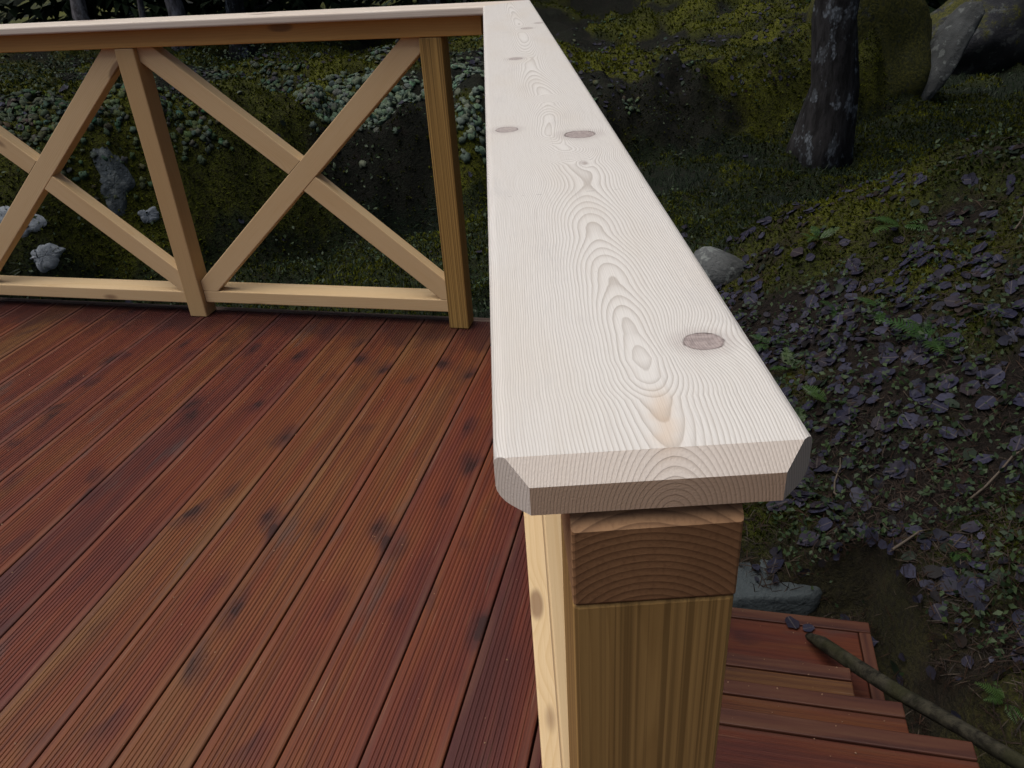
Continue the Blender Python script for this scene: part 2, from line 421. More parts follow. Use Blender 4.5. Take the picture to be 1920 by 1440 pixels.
def timber(name, A, B, side, w, h, mat, parent, bev=0.003, cuts=(), ext=0.0):
    """straight piece from A to B; side = direction of its width w; h = the other section size; cuts: planes (point, outward normal)"""
    A, B = Vector(A), Vector(B)
    X = (B - A).normalized(); Y = Vector(side); Y = (Y - X * Y.dot(X)).normalized(); Z = X.cross(Y)
    L = (B - A).length + 2 * ext
    mw = Matrix((X, Y, Z)).transposed().to_4x4(); mw.translation = (A + B) / 2
    bm = box_bm(L, w, h, bev)
    inv = mw.inverted()
    for (pt, nr) in cuts:
        cut(bm, inv @ Vector(pt), inv.to_3x3() @ Vector(nr))
    return link(name, bm_mesh(bm, name), mat, parent, mw)
def cut(bm, co, no):
    r = bmesh.ops.bisect_plane(bm, geom=bm.verts[:] + bm.edges[:] + bm.faces[:], plane_co=co, plane_no=no, clear_outer=True)
    ed = [e for e in r['geom_cut'] if isinstance(e, bmesh.types.BMEdge)]
    if ed: bmesh.ops.contextual_create(bm, geom=ed)
def tube(pts, radii, seg=10, cap=True):
    pts = [Vector(p) for p in pts]
    V, F = [], []
    prev = None
    for i, p in enumerate(pts):
        t = (pts[min(i + 1, len(pts) - 1)] - pts[max(i - 1, 0)]).normalized()
        a = prev if prev else (Vector((1, 0, 0)) if abs(t.x) < .9 else Vector((0, 1, 0)))
        a = (a - t * a.dot(t)).normalized(); prev = a; b = t.cross(a)
        for k in range(seg):
            th = 2 * math.pi * k / seg
            rr = radii[i] * (1 + 0.10 * math.sin(3 * th + i * 1.3) + 0.06 * math.sin(5 * th - i * 2.1))
            V.append(p + a * (rr * math.cos(th)) + b * (rr * math.sin(th)))
    for i in range(len(pts) - 1):
        for k in range(seg):
            F.append((i * seg + k, i * seg + (k + 1) % seg, (i + 1) * seg + (k + 1) % seg, (i + 1) * seg + k))
    if cap:
        F.append(tuple(range(seg))[::-1]); F.append(tuple((len(pts) - 1) * seg + k for k in range(seg)))
    return V, F
def tube_mesh(name, pts, radii, seg=10, smooth=True):
    V, F = tube(pts, radii, seg)
    me = bpy.data.meshes.new(name); me.from_pydata([v[:] for v in V], [], F); me.update()
    if smooth:
        for p in me.polygons: p.use_smooth = len(p.vertices) == 4
    return me

# ------------------------------------------------------------------ terrain
def hsh(ix, iy, s):
    h = (ix.astype(np.int64) * 374761393 + iy.astype(np.int64) * 668265263 + s * 974634777) & 0xffffffff
    h = ((h ^ (h >> 13)) * 1274126177) & 0xffffffff
    return ((h ^ (h >> 16)) & 0xffff) / 65535.0
def vnoise(x, y, s=0):
    x0, y0 = np.floor(x), np.floor(y)
    fx, fy = x - x0, y - y0
    fx = fx * fx * (3 - 2 * fx); fy = fy * fy * (3 - 2 * fy)
    a, b, c, d = hsh(x0, y0, s), hsh(x0 + 1, y0, s), hsh(x0, y0 + 1, s), hsh(x0 + 1, y0 + 1, s)
    return (a * (1 - fx) + b * fx) * (1 - fy) + (c * (1 - fx) + d * fx) * fy
def fbm(x, y, f, o=3, s=0):
    t, a = 0, 0.5
    for i in range(o):
        t = t + a * (vnoise(x * f, y * f, s + i * 7) - 0.5); f *= 2.03; a *= 0.5
    return t
def sst(v, a, b):
    t = np.clip((v - a) / (b - a), 0, 1); return t * t * (3 - 2 * t)
BX = [-30, -6, -4, -2.5, -1.27, -.3, .5, 1.2, 2.2, 3.2, 4.2, 40]
BY = [1.0, 2.6, 3.2, 3.95, 4.85, 5.35, 6.1, 6.75, 7.0, 7.3, 7.9, 9.0]
def bank_t(x, y):
    """distance behind the foot of the rock bank"""
    return y - np.interp(x, BX, BY) - 0.35 * fbm(x, y, 1.3, 3, 5)
def ground_h(x, y):
    x = np.asarray(x, float); y = np.asarray(y, float)
    d = np.hypot(x, y)
    z = -0.62 - 0.022 * np.clip(d - 6, 0, 10) + 0.02 * np.clip(d - 22, 0, 60)
    # rock bank behind the deck
    t = bank_t(x, y)
    top = np.interp(x, [-8, -2.5, -1.3, -.3, 1.2, 2.4, 3.5, 5], [.55, .38, .16, .16, -.18, -.12, .05, .0])
    bank = -0.62 + (top + 0.62) * sst(t, -0.05, 0.55) ** 0.8 + np.interp(x, [-2, 0.5], [.022, .045]) * np.clip(t - 0.5, 0, 6) - .16 * np.clip(t - 2.0, 0, 4) * sst(x, .6, -1.2) + 0.45 * fbm(x, y, 0.9, 3, 21) * sst(t, 0.2, 1.2)
    mb = sst(x, 4.7, 3.9)
    z = z * (1 - mb) + np.maximum(z, bank) * mb
    # the slope to the right of the steps
    yc = np.interp(x, [0.5, 1.0, 1.5, 2.1, 3.0, 5.0, 9.0], [3.3, 3.5, 3.75, 3.4, 2.75, 2.0, 0.5]) + 0.3 * fbm(x, y, 1.1, 2, 33)
    up_ = np.interp(x, [-3, .55, .75, 1.1, 1.7, 2.3, 3.2, 6, 20], [-.62, -.62, -.60, -.38, -.03, .34, .75, 1.2, 1.6])
    up_ = -0.62 + (up_ + 0.62) * sst(y, -0.9, 1.9 - 0.25 * np.clip(x - 1, 0, 3))
    fall = 1 - sst(y - yc, -0.15, 0.95)
    z = np.maximum(z, -0.64 + (up_ + 0.64) * fall)
    # hummocks
    near = sst(d, 40, 14)
    z = z + near * ((0.16 + .30 * sst(t, -.2, .1) * mb) * fbm(x, y, 1.7, 3, 40) + (0.09 + .34 * sst(t, -.2, .1) * sst(t, 1.5, .6) * mb) * fbm(x, y, 4.3, 3, 50) + 0.035 * fbm(x, y, 17.0, 2, 60) + 0.075 * (sst(vnoise(x * 1.1, y * 1.1, 101) * .55 + vnoise(x * 3.7, y * 3.7, 102) * .45, .46, .57)))
    # nothing pokes up through deck or steps
    und = np.maximum(sst(x, 0.9, 0.55) * sst(y, 2.75, 2.3), sst(x, 1.10, 0.98) * sst(y, 1.62, 1.48))
    z = np.minimum(z, -0.645 * und + 10 * (1 - und) + 0.03 * fbm(x, y, 9.0, 2, 71))
    return z
def axis(lo, hi, step, far, grow=1.16):
    a = list(np.arange(lo, hi, step)); s = step
    while a[-1] < far: s *= grow; a.append(a[-1] + s)
    s = step; pre = []
    v = lo
    while v > -far: s *= grow; v -= s; pre.append(v)
    return np.array(pre[::-1] + a)
gx, gy = axis(-4.6, 6.2, 0.045, 160), axis(0.0, 11.0, 0.045, 160)
GX, GY = np.meshgrid(gx, gy)
GZ = ground_h(GX, GY)
nx, ny = len(gx), len(gy)
ii = (np.arange(ny - 1)[:, None] * nx + np.arange(nx - 1)[None]).ravel()
def moss_f(x, y): return vnoise(x * 1.1, y * 1.1, 101) * .55 + vnoise(x * 3.7, y * 3.7, 102) * .45 - .10 * sst(y, 2.3, 1.5)
def crest_y(x): return np.interp(x, [.5, 1, 1.5, 2.1, 3, 9], [3.3, 3.5, 3.75, 3.4, 2.75, .5])
def moss_col(x, y):
    hue = np.clip(vnoise(x * 2.3, y * 2.3, 110) * .75 + vnoise(x * 9, y * 9, 111) * .35 - .08, 0, 1)[:, None]
    return (1 - hue) * np.array([.022, .032, .006]) + hue * np.array([.150, .160, .011])
gxf, gyf, gzf = GX.ravel(), GY.ravel(), GZ.ravel()
mo_ = moss_f(gxf, gyf); tb = bank_t(gxf, gyf)
face_ = (tb > -.1) & (tb < .6) & (gxf < 4.3)
mw_ = np.where(face_, sst(mo_, .42, .53), np.where((gxf > .7) & (tb < 0), sst(mo_, .34, .50), sst(mo_, .42, .54)))[:, None]
soil = np.where((tb > -.2)[:, None], np.array([.009, .011, .006]), np.array([.013, .009, .007])) * (.6 + .9 * vnoise(gxf * 6, gyf * 6, 115))[:, None]
gcol = soil * (1 - mw_) + moss_col(gxf, gyf) * .8 * mw_
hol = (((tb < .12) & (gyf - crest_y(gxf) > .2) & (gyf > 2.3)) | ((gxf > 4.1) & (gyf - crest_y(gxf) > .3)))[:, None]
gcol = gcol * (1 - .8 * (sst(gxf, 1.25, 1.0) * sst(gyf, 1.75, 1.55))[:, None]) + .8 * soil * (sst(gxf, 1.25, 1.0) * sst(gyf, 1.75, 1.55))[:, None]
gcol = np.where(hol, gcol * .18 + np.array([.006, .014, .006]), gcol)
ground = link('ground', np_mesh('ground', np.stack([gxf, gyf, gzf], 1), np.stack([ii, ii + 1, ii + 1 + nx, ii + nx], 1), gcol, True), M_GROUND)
tag(ground, kind='structure')
def gz(x, y): return float(ground_h(np.array([x]), np.array([y]))[0])
def gn(x, y, e=0.03):
    n = np.stack([-(ground_h(x + e, y) - ground_h(x - e, y)) / (2 * e), -(ground_h(x, y + e) - ground_h(x, y - e)) / (2 * e), np.ones_like(x)], 1)
    return n / np.linalg.norm(n, axis=1, keepdims=True)

# ------------------------------------------------------------------ deck
AD = R(-14.249)
Dv = Vector((-math.sin(AD), math.cos(AD), 0)); Nv = Vector((math.cos(AD), math.sin(AD), 0)); Zv = Vector((0, 0, 1))
BR = R(-14.374)
Ev = Vector((-math.cos(BR), -math.sin(BR), 0)); Qv = Vector((math.sin(BR), -math.cos(BR), 0))
PC = Vector((-0.206, 2.3501, 0)); WB = 0.0737
PITCHB, OFFB = 0.1495, -0.3718
edgeO = PC - Qv * 0.1111                       # a point on the deck's far edge
deck = empty('wooden_deck', (-1.5, 0.8, 0))
tag(deck, 'red brown oiled timber deck of grooved boards inside the railings', 'deck')
def rel(o, parent):
    """keep world placement under an empty that is only translated"""
    o.location = o.location - parent.location if o.parent is parent else o.location
    return o
DK_IMW = Matrix((Dv, Nv, Zv)).transposed().to_4x4()
def grooved(name, n0, n1, dfun0, dfun1, thick, mat, parent, z=0.0, ng=12):
    """one grooved board between N = n0 and n1; ends given as functions of N"""
    w = n1 - n0; c = (n0 + n1) / 2
    prof = [(-w / 2, -thick), (-w / 2, -.003), (-w / 2 + .0012, -.0010), (-w / 2 + .004, 0)]
    span = w - 0.030; p = span / ng
    for i in range(ng):
        a = -span / 2 + i * p
        prof += [(a + p * .22, 0), (a + p * .38, -.0017), (a + p * .62, -.0017), (a + p * .78, 0)]
    prof += [(w / 2 - .004, 0), (w / 2 - .0012, -.0010), (w / 2, -.003), (w / 2, -thick)]
    d0 = [dfun0(c + y) for y, _ in prof]; d1 = [dfun1(c + y) for y, _ in prof]
    mid = (sum(d0) / len(d0) + sum(d1) / len(d1)) / 2
    k = len(prof)
    V = [(a - mid, y, zz) for a, (y, zz) in zip(d0, prof)] + [(b - mid, y, zz) for b, (y, zz) in zip(d1, prof)]
    F = [(i, k + i, k + i + 1, i + 1) for i in range(k - 1)] + [(k - 1, 2 * k - 1, k, 0), tuple(range(k)), tuple(range(2 * k - 1, k - 1, -1))]
    me = bpy.data.meshes.new(name); me.from_pydata(V, [], [f[::-1] for f in F]); me.update()
    mw = DK_IMW.copy(); mw.translation = Dv * mid + Nv * c + Zv * z - parent.location
    return link(name, me, mat, parent, mw)
dedge = edgeO.dot(Dv)
def dfar(nn):
    """far end of a deck board at N: the deck's back edge, the side edge under the railing, or the landing's edge"""
    back = ((edgeO.dot(Qv)) - nn * Nv.dot(Qv)) / Dv.dot(Qv)
    side = (0.062 - nn * Nv.x) / Dv.x
    return min(back, max(side, 0.585))
i = -6
while True:
    n1 = OFFB - PITCHB * i; n0 = n1 - PITCHB
    if n1 < -4.1: break
    jit = random.uniform(-.004, .004)
    if n0 < 0.62:
        far = (lambda q: dfar(q) - 0.040) if n1 < -0.5 else (lambda q: dfar(q))
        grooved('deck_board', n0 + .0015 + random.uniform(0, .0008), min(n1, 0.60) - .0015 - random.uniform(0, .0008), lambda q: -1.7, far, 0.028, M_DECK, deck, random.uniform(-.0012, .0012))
    i += 1
a = edgeO + Qv * 0.019
timber('edge_board', a - Ev * 0.28 + Zv * -.0625 - deck.location, a + Ev * 4.0 + Zv * -.0625 - deck.location, Qv, 0.034, 0.12, M_FASC, deck, 0.003)
for s_ in (0.25, 0.9, 1.55, 2.2):
    p0 = Dv * s_ + Zv * -.105 - deck.location
    timber('joist', p0 + Nv * -3.9, p0 + Nv * (0.02 if s_ > .5 else 0.45) - Nv * (0.25 * s_ if s_ > .5 else 0), Dv, 0.045, 0.148, M_LATH, deck, 0.0)
for (nn, dd) in ((-3.6, 1.9), (-2.2, 1.9), (-0.75, 1.9), (-3.6, .2), (-2.2, .2), (-0.6, .2), (.3, .2)):
    q = Nv * nn + Dv * dd
    timber('footing_post', Vector((q.x, q.y, -1.0)) - deck.location, Vector((q.x, q.y, -.18)) - deck.location, Nv, 0.095, 0.095, M_LATH, deck, 0.002)

# ------------------------------------------------------------------ steps
st = empty('deck_steps', (0.4, 0.9, -0.6))
tag(st, 'short flight of reddish brown wooden steps going down beside the railing', 'steps')
for (dn, zt, n1, nb, dn2) in ((0.845, -.14, .590, 1, .56), (1.035, -.28, .524, 1, .80), (1.240, -.42, .462, 1, 1.0), (1.545, -.56, .575, 2, 1.2)):
    n0 = 0.062 * math.cos(AD) / 1.0 + dn * math.sin(AD) * 0.0 + 0.01
    lf = lambda q: 0.0
    # left end follows the railing line x = 0.075, right end is parallel to it
    top = zt - st.location.z
    def brd(nm, d0, d1, th, mat, zz, nA=None, nB=None):
        cD = (d0 + d1) / 2
        xa = (0.085 - cD * Dv.x) / Nv.x if nA is None else nA
        xb = n1 if nB is None else nB
        o = timber(nm, Nv * xa + Dv * cD + Zv * (zt - th / 2 + zz) - st.location, Nv * xb + Dv * cD + Zv * (zt - th / 2 + zz) - st.location, Dv, d1 - d0, th, mat, st, 0.003)
        return o
    brd('nosing_strip', dn - .040, dn, .045, M_TRIM, .002)
    for k in range(nb):
        d1 = dn - .043 - k * .149
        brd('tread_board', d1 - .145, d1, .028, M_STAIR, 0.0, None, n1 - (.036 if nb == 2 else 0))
    if nb == 2:
        cD = dn - .043 - .147
        timber('side_strip', Nv * (n1 - .017) + Dv * (dn - .0425) + Zv * (zt - .02) - st.location, Nv * (n1 - .017) + Dv * (dn - .043 - .297) + Zv * (zt - .02) - st.location, Nv, .033, .045, M_TRIM, st, 0.003)
    # riser board standing under the nosing
    cD = dn - .058
    xa = (0.085 - cD * Dv.x) / Nv.x
    zb = zt - .14 - .03 if zt > -.5 else -.80
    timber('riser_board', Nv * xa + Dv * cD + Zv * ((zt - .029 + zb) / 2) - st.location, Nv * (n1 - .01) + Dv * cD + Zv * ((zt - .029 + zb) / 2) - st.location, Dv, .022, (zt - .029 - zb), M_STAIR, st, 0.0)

# ------------------------------------------------------------------ railings
H, T, SUBH, SW = CAPH, CAPT, 0.0564, 0.0790
ZT = H - T - SUBH
SK = -0.0106
side_r = empty('side_railing', (0, 0, 0))
tag(side_r, 'pale wooden railing in front with a broad grained handrail cut off on a sturdy post', 'railing')
back_r = empty('back_railing', (0, 0, 0))
tag(back_r, 'wooden railing across the far deck edge with crossed braces', 'railing')
CCx = PC - Qv * (WB / 2)                       # a point on the back rail's centre line
tt = -CCx.x / Ev.x
CORN = CCx + Ev * tt                           # where both centre lines meet
bis = (Ev - Vector((0, -1, 0))).normalized()   # normal of the mitre plane
def cap_board(name, y0, y1, mat, cuts, mw=None, parent=None, r=0.0065):
    """board along local Y with rounded long edges"""
    w, t = CAPW / 2, CAPT
    prof = []
    for (cx, cz, a0) in ((w - r, H - r, 0), (-w + r, H - r, 90), (-w + r, H - t + r, 180), (w - r, H - t + r, 270)):
        for k in range(5):
            a_ = R(a0 + 90 * k / 4)
            prof.append((cx + r * math.cos(a_), cz + r * math.sin(a_)))
    bm = bmesh.new()
    A = [bm.verts.new((x, y0, z)) for x, z in prof]; B = [bm.verts.new((x, y1, z)) for x, z in prof]
    k = len(prof)
    for q in range(k): bm.faces.new((A[q], B[q], B[(q + 1) % k], A[(q + 1) % k]))
    bm.faces.new(A[::-1]); bm.faces.new(B)
    bmesh.ops.recalc_face_normals(bm, faces=bm.faces[:])
    for c in cuts: cut(bm, Vector(c[0]), Vector(c[1]))
    bmesh.ops.recalc_face_normals(bm, faces=bm.faces[:])
    return link(name, bm_mesh(bm, name), mat, parent, mw)
h = CAPW / 2; kc, cc = 0.0159, 0.0100
cuts = [((0, 0, 0), (SK, -1, 0)),
        ((0, 0, H - cc), (SK, -1, 1)),
        ((h - kc, 0, H), (1, -1, 0)), ((-(h - kc), 0, H), (-1, -1, 0)),
        (CORN, -bis if (-bis).y > 0 else bis)]
cap_board('handrail', -0.05, 2.6, M_CAP, cuts, None, side_r)
# flat subrail under it, its end bevelled, and the post below
def along_y(name, x0, x1, y0, y1, z0, z1, mat, parent, bev=.003, cuts=()):
    return timber(name, ((x0 + x1) / 2, y0, (z0 + z1) / 2), ((x0 + x1) / 2, y1, (z0 + z1) / 2), (-1, 0, 0), x1 - x0, z1 - z0, mat, parent, bev, cuts)
along_y('subrail', -SW / 2, SW / 2, -0.0010, CORN.y - .02, ZT, H - T, M_SUB, side_r, .0015, [((0, -0.001, H - T - .0105), (0, -1, 1))])
PY = [0.0365, 1.215, 2.18]
for y in PY:
    timber('post', (0, y, ZT - .0005), (0, y, -.30 if y > .1 else -0.04), (1, 0, 0), WB + .005, WB, M_TREATSHADE, side_r, .0025)
along_bl = []
for q in range(2):
    a_, b_ = PY[q] + WB / 2, PY[q + 1] - WB / 2
    along_y('bottom_rail', -.055, .043, a_ + .001, b_ - .001, .057, .106, M_PALE, side_r)
    cp = [((0, a_ + .002, 0), (0, -1, 0)), ((0, b_ - .002, 0), (0, 1, 0)), ((0, 0, .1075), (0, 0, -1)), ((0, 0, ZT - .0015), (0, 0, 1))]
    mx = -.007
    A_, B_ = Vector((mx, a_ + .03, .106)), Vector((mx, b_ - .03, ZT))
    timber('brace', A_, B_, (1, 0, 0), .048, .073, M_PALE, side_r, .003, cp, .12)
    A2, B2 = Vector((mx, a_ + .03, ZT)), Vector((mx, b_ - .03, .106))
    mid = (A2 + B2) / 2; dd = (B2 - A2).normalized()
    sh = .0365 / abs(math.sin(2 * math.atan2((ZT - .106), (b_ - a_ - .06)))) + .0008
    nn = (B_ - A_).normalized(); perp = Vector((0, -nn.z, nn.y))
    for sg in ((1, -1) if q else ()):
        s2 = perp if perp.dot(dd) * sg < 0 else -perp
        cp2 = cp + [(mid - s2 * .0372, s2)]
        e0 = A2 if sg < 0 else B2
        timber('brace', mid - dd * sg * 0.0, e0, (1, 0, 0), .048, .073, M_PALE, side_r, .003, cp2, .12)

# far railing: everything measured along E from the corner post's right front edge
def bp(s, f, z): return PC + Ev * s - Qv * f + Zv * z
mwE = Matrix((Qv, -Ev, Zv)).transposed().to_4x4()       # local X towards us, local -Y along E
mwE.translation = Vector((CCx.x, CCx.y, 0))
inv = mwE.inverted()
c_ = [(inv @ Vector((CORN.x, CORN.y, H)), inv.to_3x3() @ (bis if bis.y < 0 else -bis) * 1.0)]
c_ = [(inv @ Vector((CORN.x, CORN.y, H)), inv.to_3x3() @ (-(Ev - Vector((0, -1, 0))).normalized()))]
M_CAPB = wood_mat('far_handrail_spruce', (0.66, 0.59, 0.51), (0.50, 0.41, 0.32), (0.24, 0.17, 0.14), 0.004, 0.5)
ob = cap_board('handrail', -4.0, 0.6, None, c_, mwE, back_r)
# this board's grain runs along its local Y, so give it a copy of the wood turned a quarter
me = ob.data
me.transform(Matrix.Rotation(R(-90), 4, 'Z')); me.materials.append(M_CAPB)
me.transform(Matrix.Translation((0, 0, -H))); ob.matrix_local = mwE @ Matrix.Rotation(R(90), 4, 'Z') @ Matrix.Translation((0, 0, H))
timber('subrail', bp(-.13, WB / 2, ZT + SUBH / 2), bp(3.9, WB / 2, ZT + SUBH / 2), Qv, SW, SUBH, M_SUBBACK, back_r, .003)
POSTS = [0.0, 1.0774, 2.155, 3.232]
for q, s_ in enumerate(POSTS):
    timber('post', bp(s_ + WB / 2, WB / 2, ZT - .0005), bp(s_ + WB / 2, WB / 2, .001), Qv, WB, WB, M_TREAT if q == 0 else M_TREAT2 if 'M_TREAT2' in globals() else wood_mat('light_pine_post', (.50, .34, .165), (.38, .235, .10), (.17, .10, .05), .005, .5), back_r, .004)
ZB = .1061
for q in range(3):
    s0, s1 = POSTS[q] + WB, POSTS[q + 1]
    dz_ = 0.0 if q == 0 else -.006
    timber('bottom_rail', bp(s0 + .001, .068, .0815 + dz_), bp(s1 - .001, .068, .0815 + dz_), Qv, .098, .049, M_PALE, back_r, .0035)
    cp = [(bp(s0 + .0015, 0, 0), -Ev), (bp(s1 - .0015, 0, 0), Ev), (bp(0, 0, ZB + .0012 + dz_), -Zv), (bp(0, 0, ZT - .0012), Zv)]
    f = .019 + .024
    # one brace runs through, the other is butted against it in two pieces
    A_, B_ = bp(s0 + .052, f, .952), bp(s0 + .052 + .84, f, .952 - .755)
    timber('brace', A_, B_, Qv, .048, .073, M_PALE, back_r, .003, cp, .35)
    dA = (B_ - A_).normalized(); perp = Vector((0, 0, 1)); perp = (perp - dA * perp.dot(dA)).normalized()
    mid = (bp(s0 + .465, f, .5815))
    for sg, lo, hi in ((1, bp(s0 + .045, f, .170), bp(s0 + .46, f, .5275)), (-1, bp(s0 + .475, f, .560), bp(s1 - .005, f, .990))):
        dB = (hi - lo).normalized()
        s2 = perp if sg > 0 else -perp
        cp2 = cp + [(A_ + s2 * -.0372, s2)]
        timber('brace', lo, hi, Qv, .048, .073, M_PALE, back_r, .003, cp2, .16)

# ------------------------------------------------------------------ stones
def boulder(name, c, r, mat, seed, sub=4, rough=0.22, flat=None):
    bm = bmesh.new(); bmesh.ops.create_icosphere(bm, subdivisions=sub, radius=1)
    rs = random.Random(seed)
    planes = [(Vector((rs.gauss(0, 1), rs.gauss(0, 1), rs.gauss(0, .7))).normalized(), rs.uniform(.62, .92)) for _ in range(9)]
    if flat: planes.append((Vector(flat[:3]).normalized(), flat[3]))
    P = np.array([v.co[:] for v in bm.verts])
    for n_, d_ in planes:
        q = P @ np.array(n_); ex = np.clip(q - d_, 0, None); P -= np.outer(ex * .85, np.array(n_))
    k = 1 + rough * (fbm(P[:, 0] + seed, P[:, 1] + P[:, 2] * .7, 2.0, 4, seed) + fbm(P[:, 2] - seed, P[:, 0] * .8 + 5, 2.6, 3, seed + 3))
    P = P * k[:, None] * np.array(r)
    for v, p in zip(bm.verts, P): v.co = p
    o = link(name, bm_mesh(bm, name, True), mat)
    o.location = c
    return o
tag(boulder('stone', (.70, 1.545, -.60), (.175, .115, .110), M_ROCK, 3, 4, .12, (.05, -.15, 1, .55)), 'flat grey stone lying just beyond the lowest step', 'stone')
tag(boulder('stone', (1.08, 3.66, -.42), (.17, .16, .17), M_ROCKP, 8, 3), 'pale lichened stone at the foot of the leafy slope, beside the handrail', 'stone')
tag(boulder('boulder', (3.82, 8.55, -.2), (.68, .7, 1.0), M_ROCKM, 14, 4, .3), 'big rounded mossy boulder right behind the lichened tree trunk', 'boulder')
tb_ = boulder('rock', (4.42, 8.08, -.16), (.10, .22, .66), M_ROCKP, 31, 4, .2); tb_.rotation_euler = (R(12), R(24), R(20))
tag(tb_, 'narrow pale rock slab leaning at the right edge of the mossy boulder', 'rock')
tag(boulder('boulder', (6.1, 10.4, -.40), (.85, .7, .80), M_ROCKD, 21, 4, .3), 'bare dark grey boulder at the far right edge of the hollow', 'boulder')

# ------------------------------------------------------------------ scatter helpers
def scatter(n, dmin, dmax, az0=-42, az1=44, power=1.0):
    az = np.radians(rng.uniform(az0, az1, n)); u = rng.random(n)
    d = dmin * (dmax / dmin) ** (u ** power)
    return CAM.x + np.sin(az) * d, CAM.y + np.cos(az) * d, d
def off_deck(x, y):
    nn = x * Nv.x + y * Nv.y; dd = x * Dv.x + y * Dv.y
    on_deck = (x < 0.10) & ((x - edgeO.x) * Qv.x + (y - edgeO.y) * Qv.y > -0.03)
    on_step = ((x < 0.86) & (dd < 1.60)) | ((x < 0.97) & (y < 1.42) & (y > 1.1))
    return ~(on_deck | on_step)
def frames(x, y, tilt, flatten=1.0):
    """random orthonormal frames standing on the terrain"""
    n_ = gn(x, y); n_[:, :2] *= flatten; n_ += rng.normal(0, tilt, n_.shape); n_ /= np.linalg.norm(n_, axis=1, keepdims=True)
    a = rng.normal(0, 1, n_.shape); a -= n_ * (a * n_).sum(1, keepdims=True); a /= np.linalg.norm(a, axis=1, keepdims=True)
    return a, np.cross(n_, a), n_
def instance(T_, F_, pos, A, B, C, size, col, name, mat, label=None, var=0.0, squash=None):
    """stamp a small template mesh at many places into one mesh"""
    T_ = np.asarray(T_, float); F_ = np.asarray(F_, int); m, k = len(pos), len(T_)
    S = size[:, None, None]
    tz = T_[None, :, 2:3] * (1 if squash is None else squash[:, None, None])
    V = pos[:, None, :] + S * (T_[None, :, 0:1] * A[:, None, :] + T_[None, :, 1:2] * B[:, None, :] + tz * C[:, None, :])
    Fa = (F_[None] + (np.arange(m) * k)[:, None, None]).reshape(-1, F_.shape[1])
    pig = np.repeat(np.clip(col, 0.002, 1), k, axis=0)
    o = link(name, np_mesh(name, V.reshape(-1, 3), Fa, pig), mat)
    return tag(o, kind='stuff')
def pal(cols, idx): return np.array(cols)[idx]

# fallen leaves -------------------------------------------------------------
def leaf_template(seed, k=9):
    rs = random.Random(seed)
    V = [(0, 0, .02)]
    for i_ in range(k):
        a_ = 2 * math.pi * i_ / k
        rr = .5 * (1 - .18 * math.cos(a_)) * rs.uniform(.82, 1.1) * (1.0 if i_ else 1.22)
        x_, y_ = rr * math.cos(a_), rr * .88 * math.sin(a_)
        V.append((x_, y_, .16 * abs(y_) + .12 * x_ * x_ + rs.uniform(-.04, .05)))
    return V, [(0, 1 + i_, 1 + (i_ + 1) % k) for i_ in range(k)]
leaf_meshes = []
for s_ in range(6):
    V, F = leaf_template(s_, 11)
    V = V + [(-.5, 0, 0.0), (-.5, .018, .01), (-.85, .10, .06)]
    F = F + [(len(V) - 3, len(V) - 2, len(V) - 1)]
    me = bpy.data.meshes.new('fallen_leaf'); me.from_pydata(V, [], F); me.update(); me.materials.append(M_LEAF)
    me.transform(Matrix.Diagonal((1, 1, .55, 1)))
    leaf_meshes.append(me)
x, y, d = scatter(2600, 1.75, 5.2, 4, 40, 1.0)
dens = vnoise(x * 1.6, y * 1.6, 77)
ok = off_deck(x, y) & (y - np.interp(x, [.5, 1, 1.5, 2.1, 3], [3.3, 3.5, 3.75, 3.4, 2.75]) < .25) & (x > .7) & (rng.random(len(x)) < .9 * sst(dens, .35, .7) * (.25 + .75 * sst(y, 1.5, 2.4)))
x, y = x[ok][:262], y[ok][:262]
x = np.concatenate([x, rng.uniform(.93, 1.30, 26)]); y = np.concatenate([y, rng.uniform(1.02, 1.60, 26)])   # the drift beside the steps
A, B, C = frames(x, y, .13)
for k_ in range(len(x)):
    o = bpy.data.objects.new('fallen_leaf', random.choice(leaf_meshes)); COL.objects.link(o); o.parent = ground
    s_ = random.uniform(.036, .076) if k_ < 262 else random.uniform(.030, .056)
    m_ = np.eye(4); m_[:3, 0] = A[k_] * s_; m_[:3, 1] = B[k_] * s_; m_[:3, 2] = C[k_] * s_
    m_[:3, 3] = (x[k_], y[k_], gz(x[k_], y[k_]) + .012)
    o.matrix_local = Matrix(m_.tolist())
# a pair lies on the lowest step
for (lx, ly, s_) in ((.716, 1.365, .048), (.752, 1.345, .036)):
    o = tag(bpy.data.objects.new('fallen_leaf', leaf_meshes[1]), 'bluish fallen leaf lying on the lowest step, ' + ('larger and further left of the two' if s_ > .04 else 'smaller and further right of the two'), 'leaf')
    COL.objects.link(o); o.location = (lx, ly, -.553); o.scale = (s_,) * 3; o.rotation_euler = (0, 0, random.uniform(0, 6))

T_, F_ = leaf_template(3, 7)
x, y, d = scatter(34000, 1.7, 17, -42, 44, 0.9)
x = np.concatenate([x, rng.uniform(.88, 1.35, 420)]); y = np.concatenate([y, rng.uniform(.85, 1.75, 420)]); d = np.concatenate([d, np.full(420, 2.0)])
t = bank_t(x, y)
slope = (y - np.interp(x, [.5, 1, 1.5, 2.1, 3, 9], [3.3, 3.5, 3.75, 3.4, 2.75, .5]) < .35) & (x > .6)
band = (t > .35) & (x < 4.2)
dn = vnoise(x * 1.3, y * 1.3, 91) * .6 + vnoise(x * 4, y * 4, 92) * .4
pr = np.where(slope, (.10 + .22 * np.exp(-((y - crest_y(x)) / .5) ** 2) + .62 * sst(dn, .44, .66)) * (.28 + .72 * sst(y, 1.7, 2.5)), np.where(band & (y < 11), .10 + .9 * sst(dn, .42, .56), .02))
ok = off_deck(x, y) & (rng.random(len(x)) < pr)
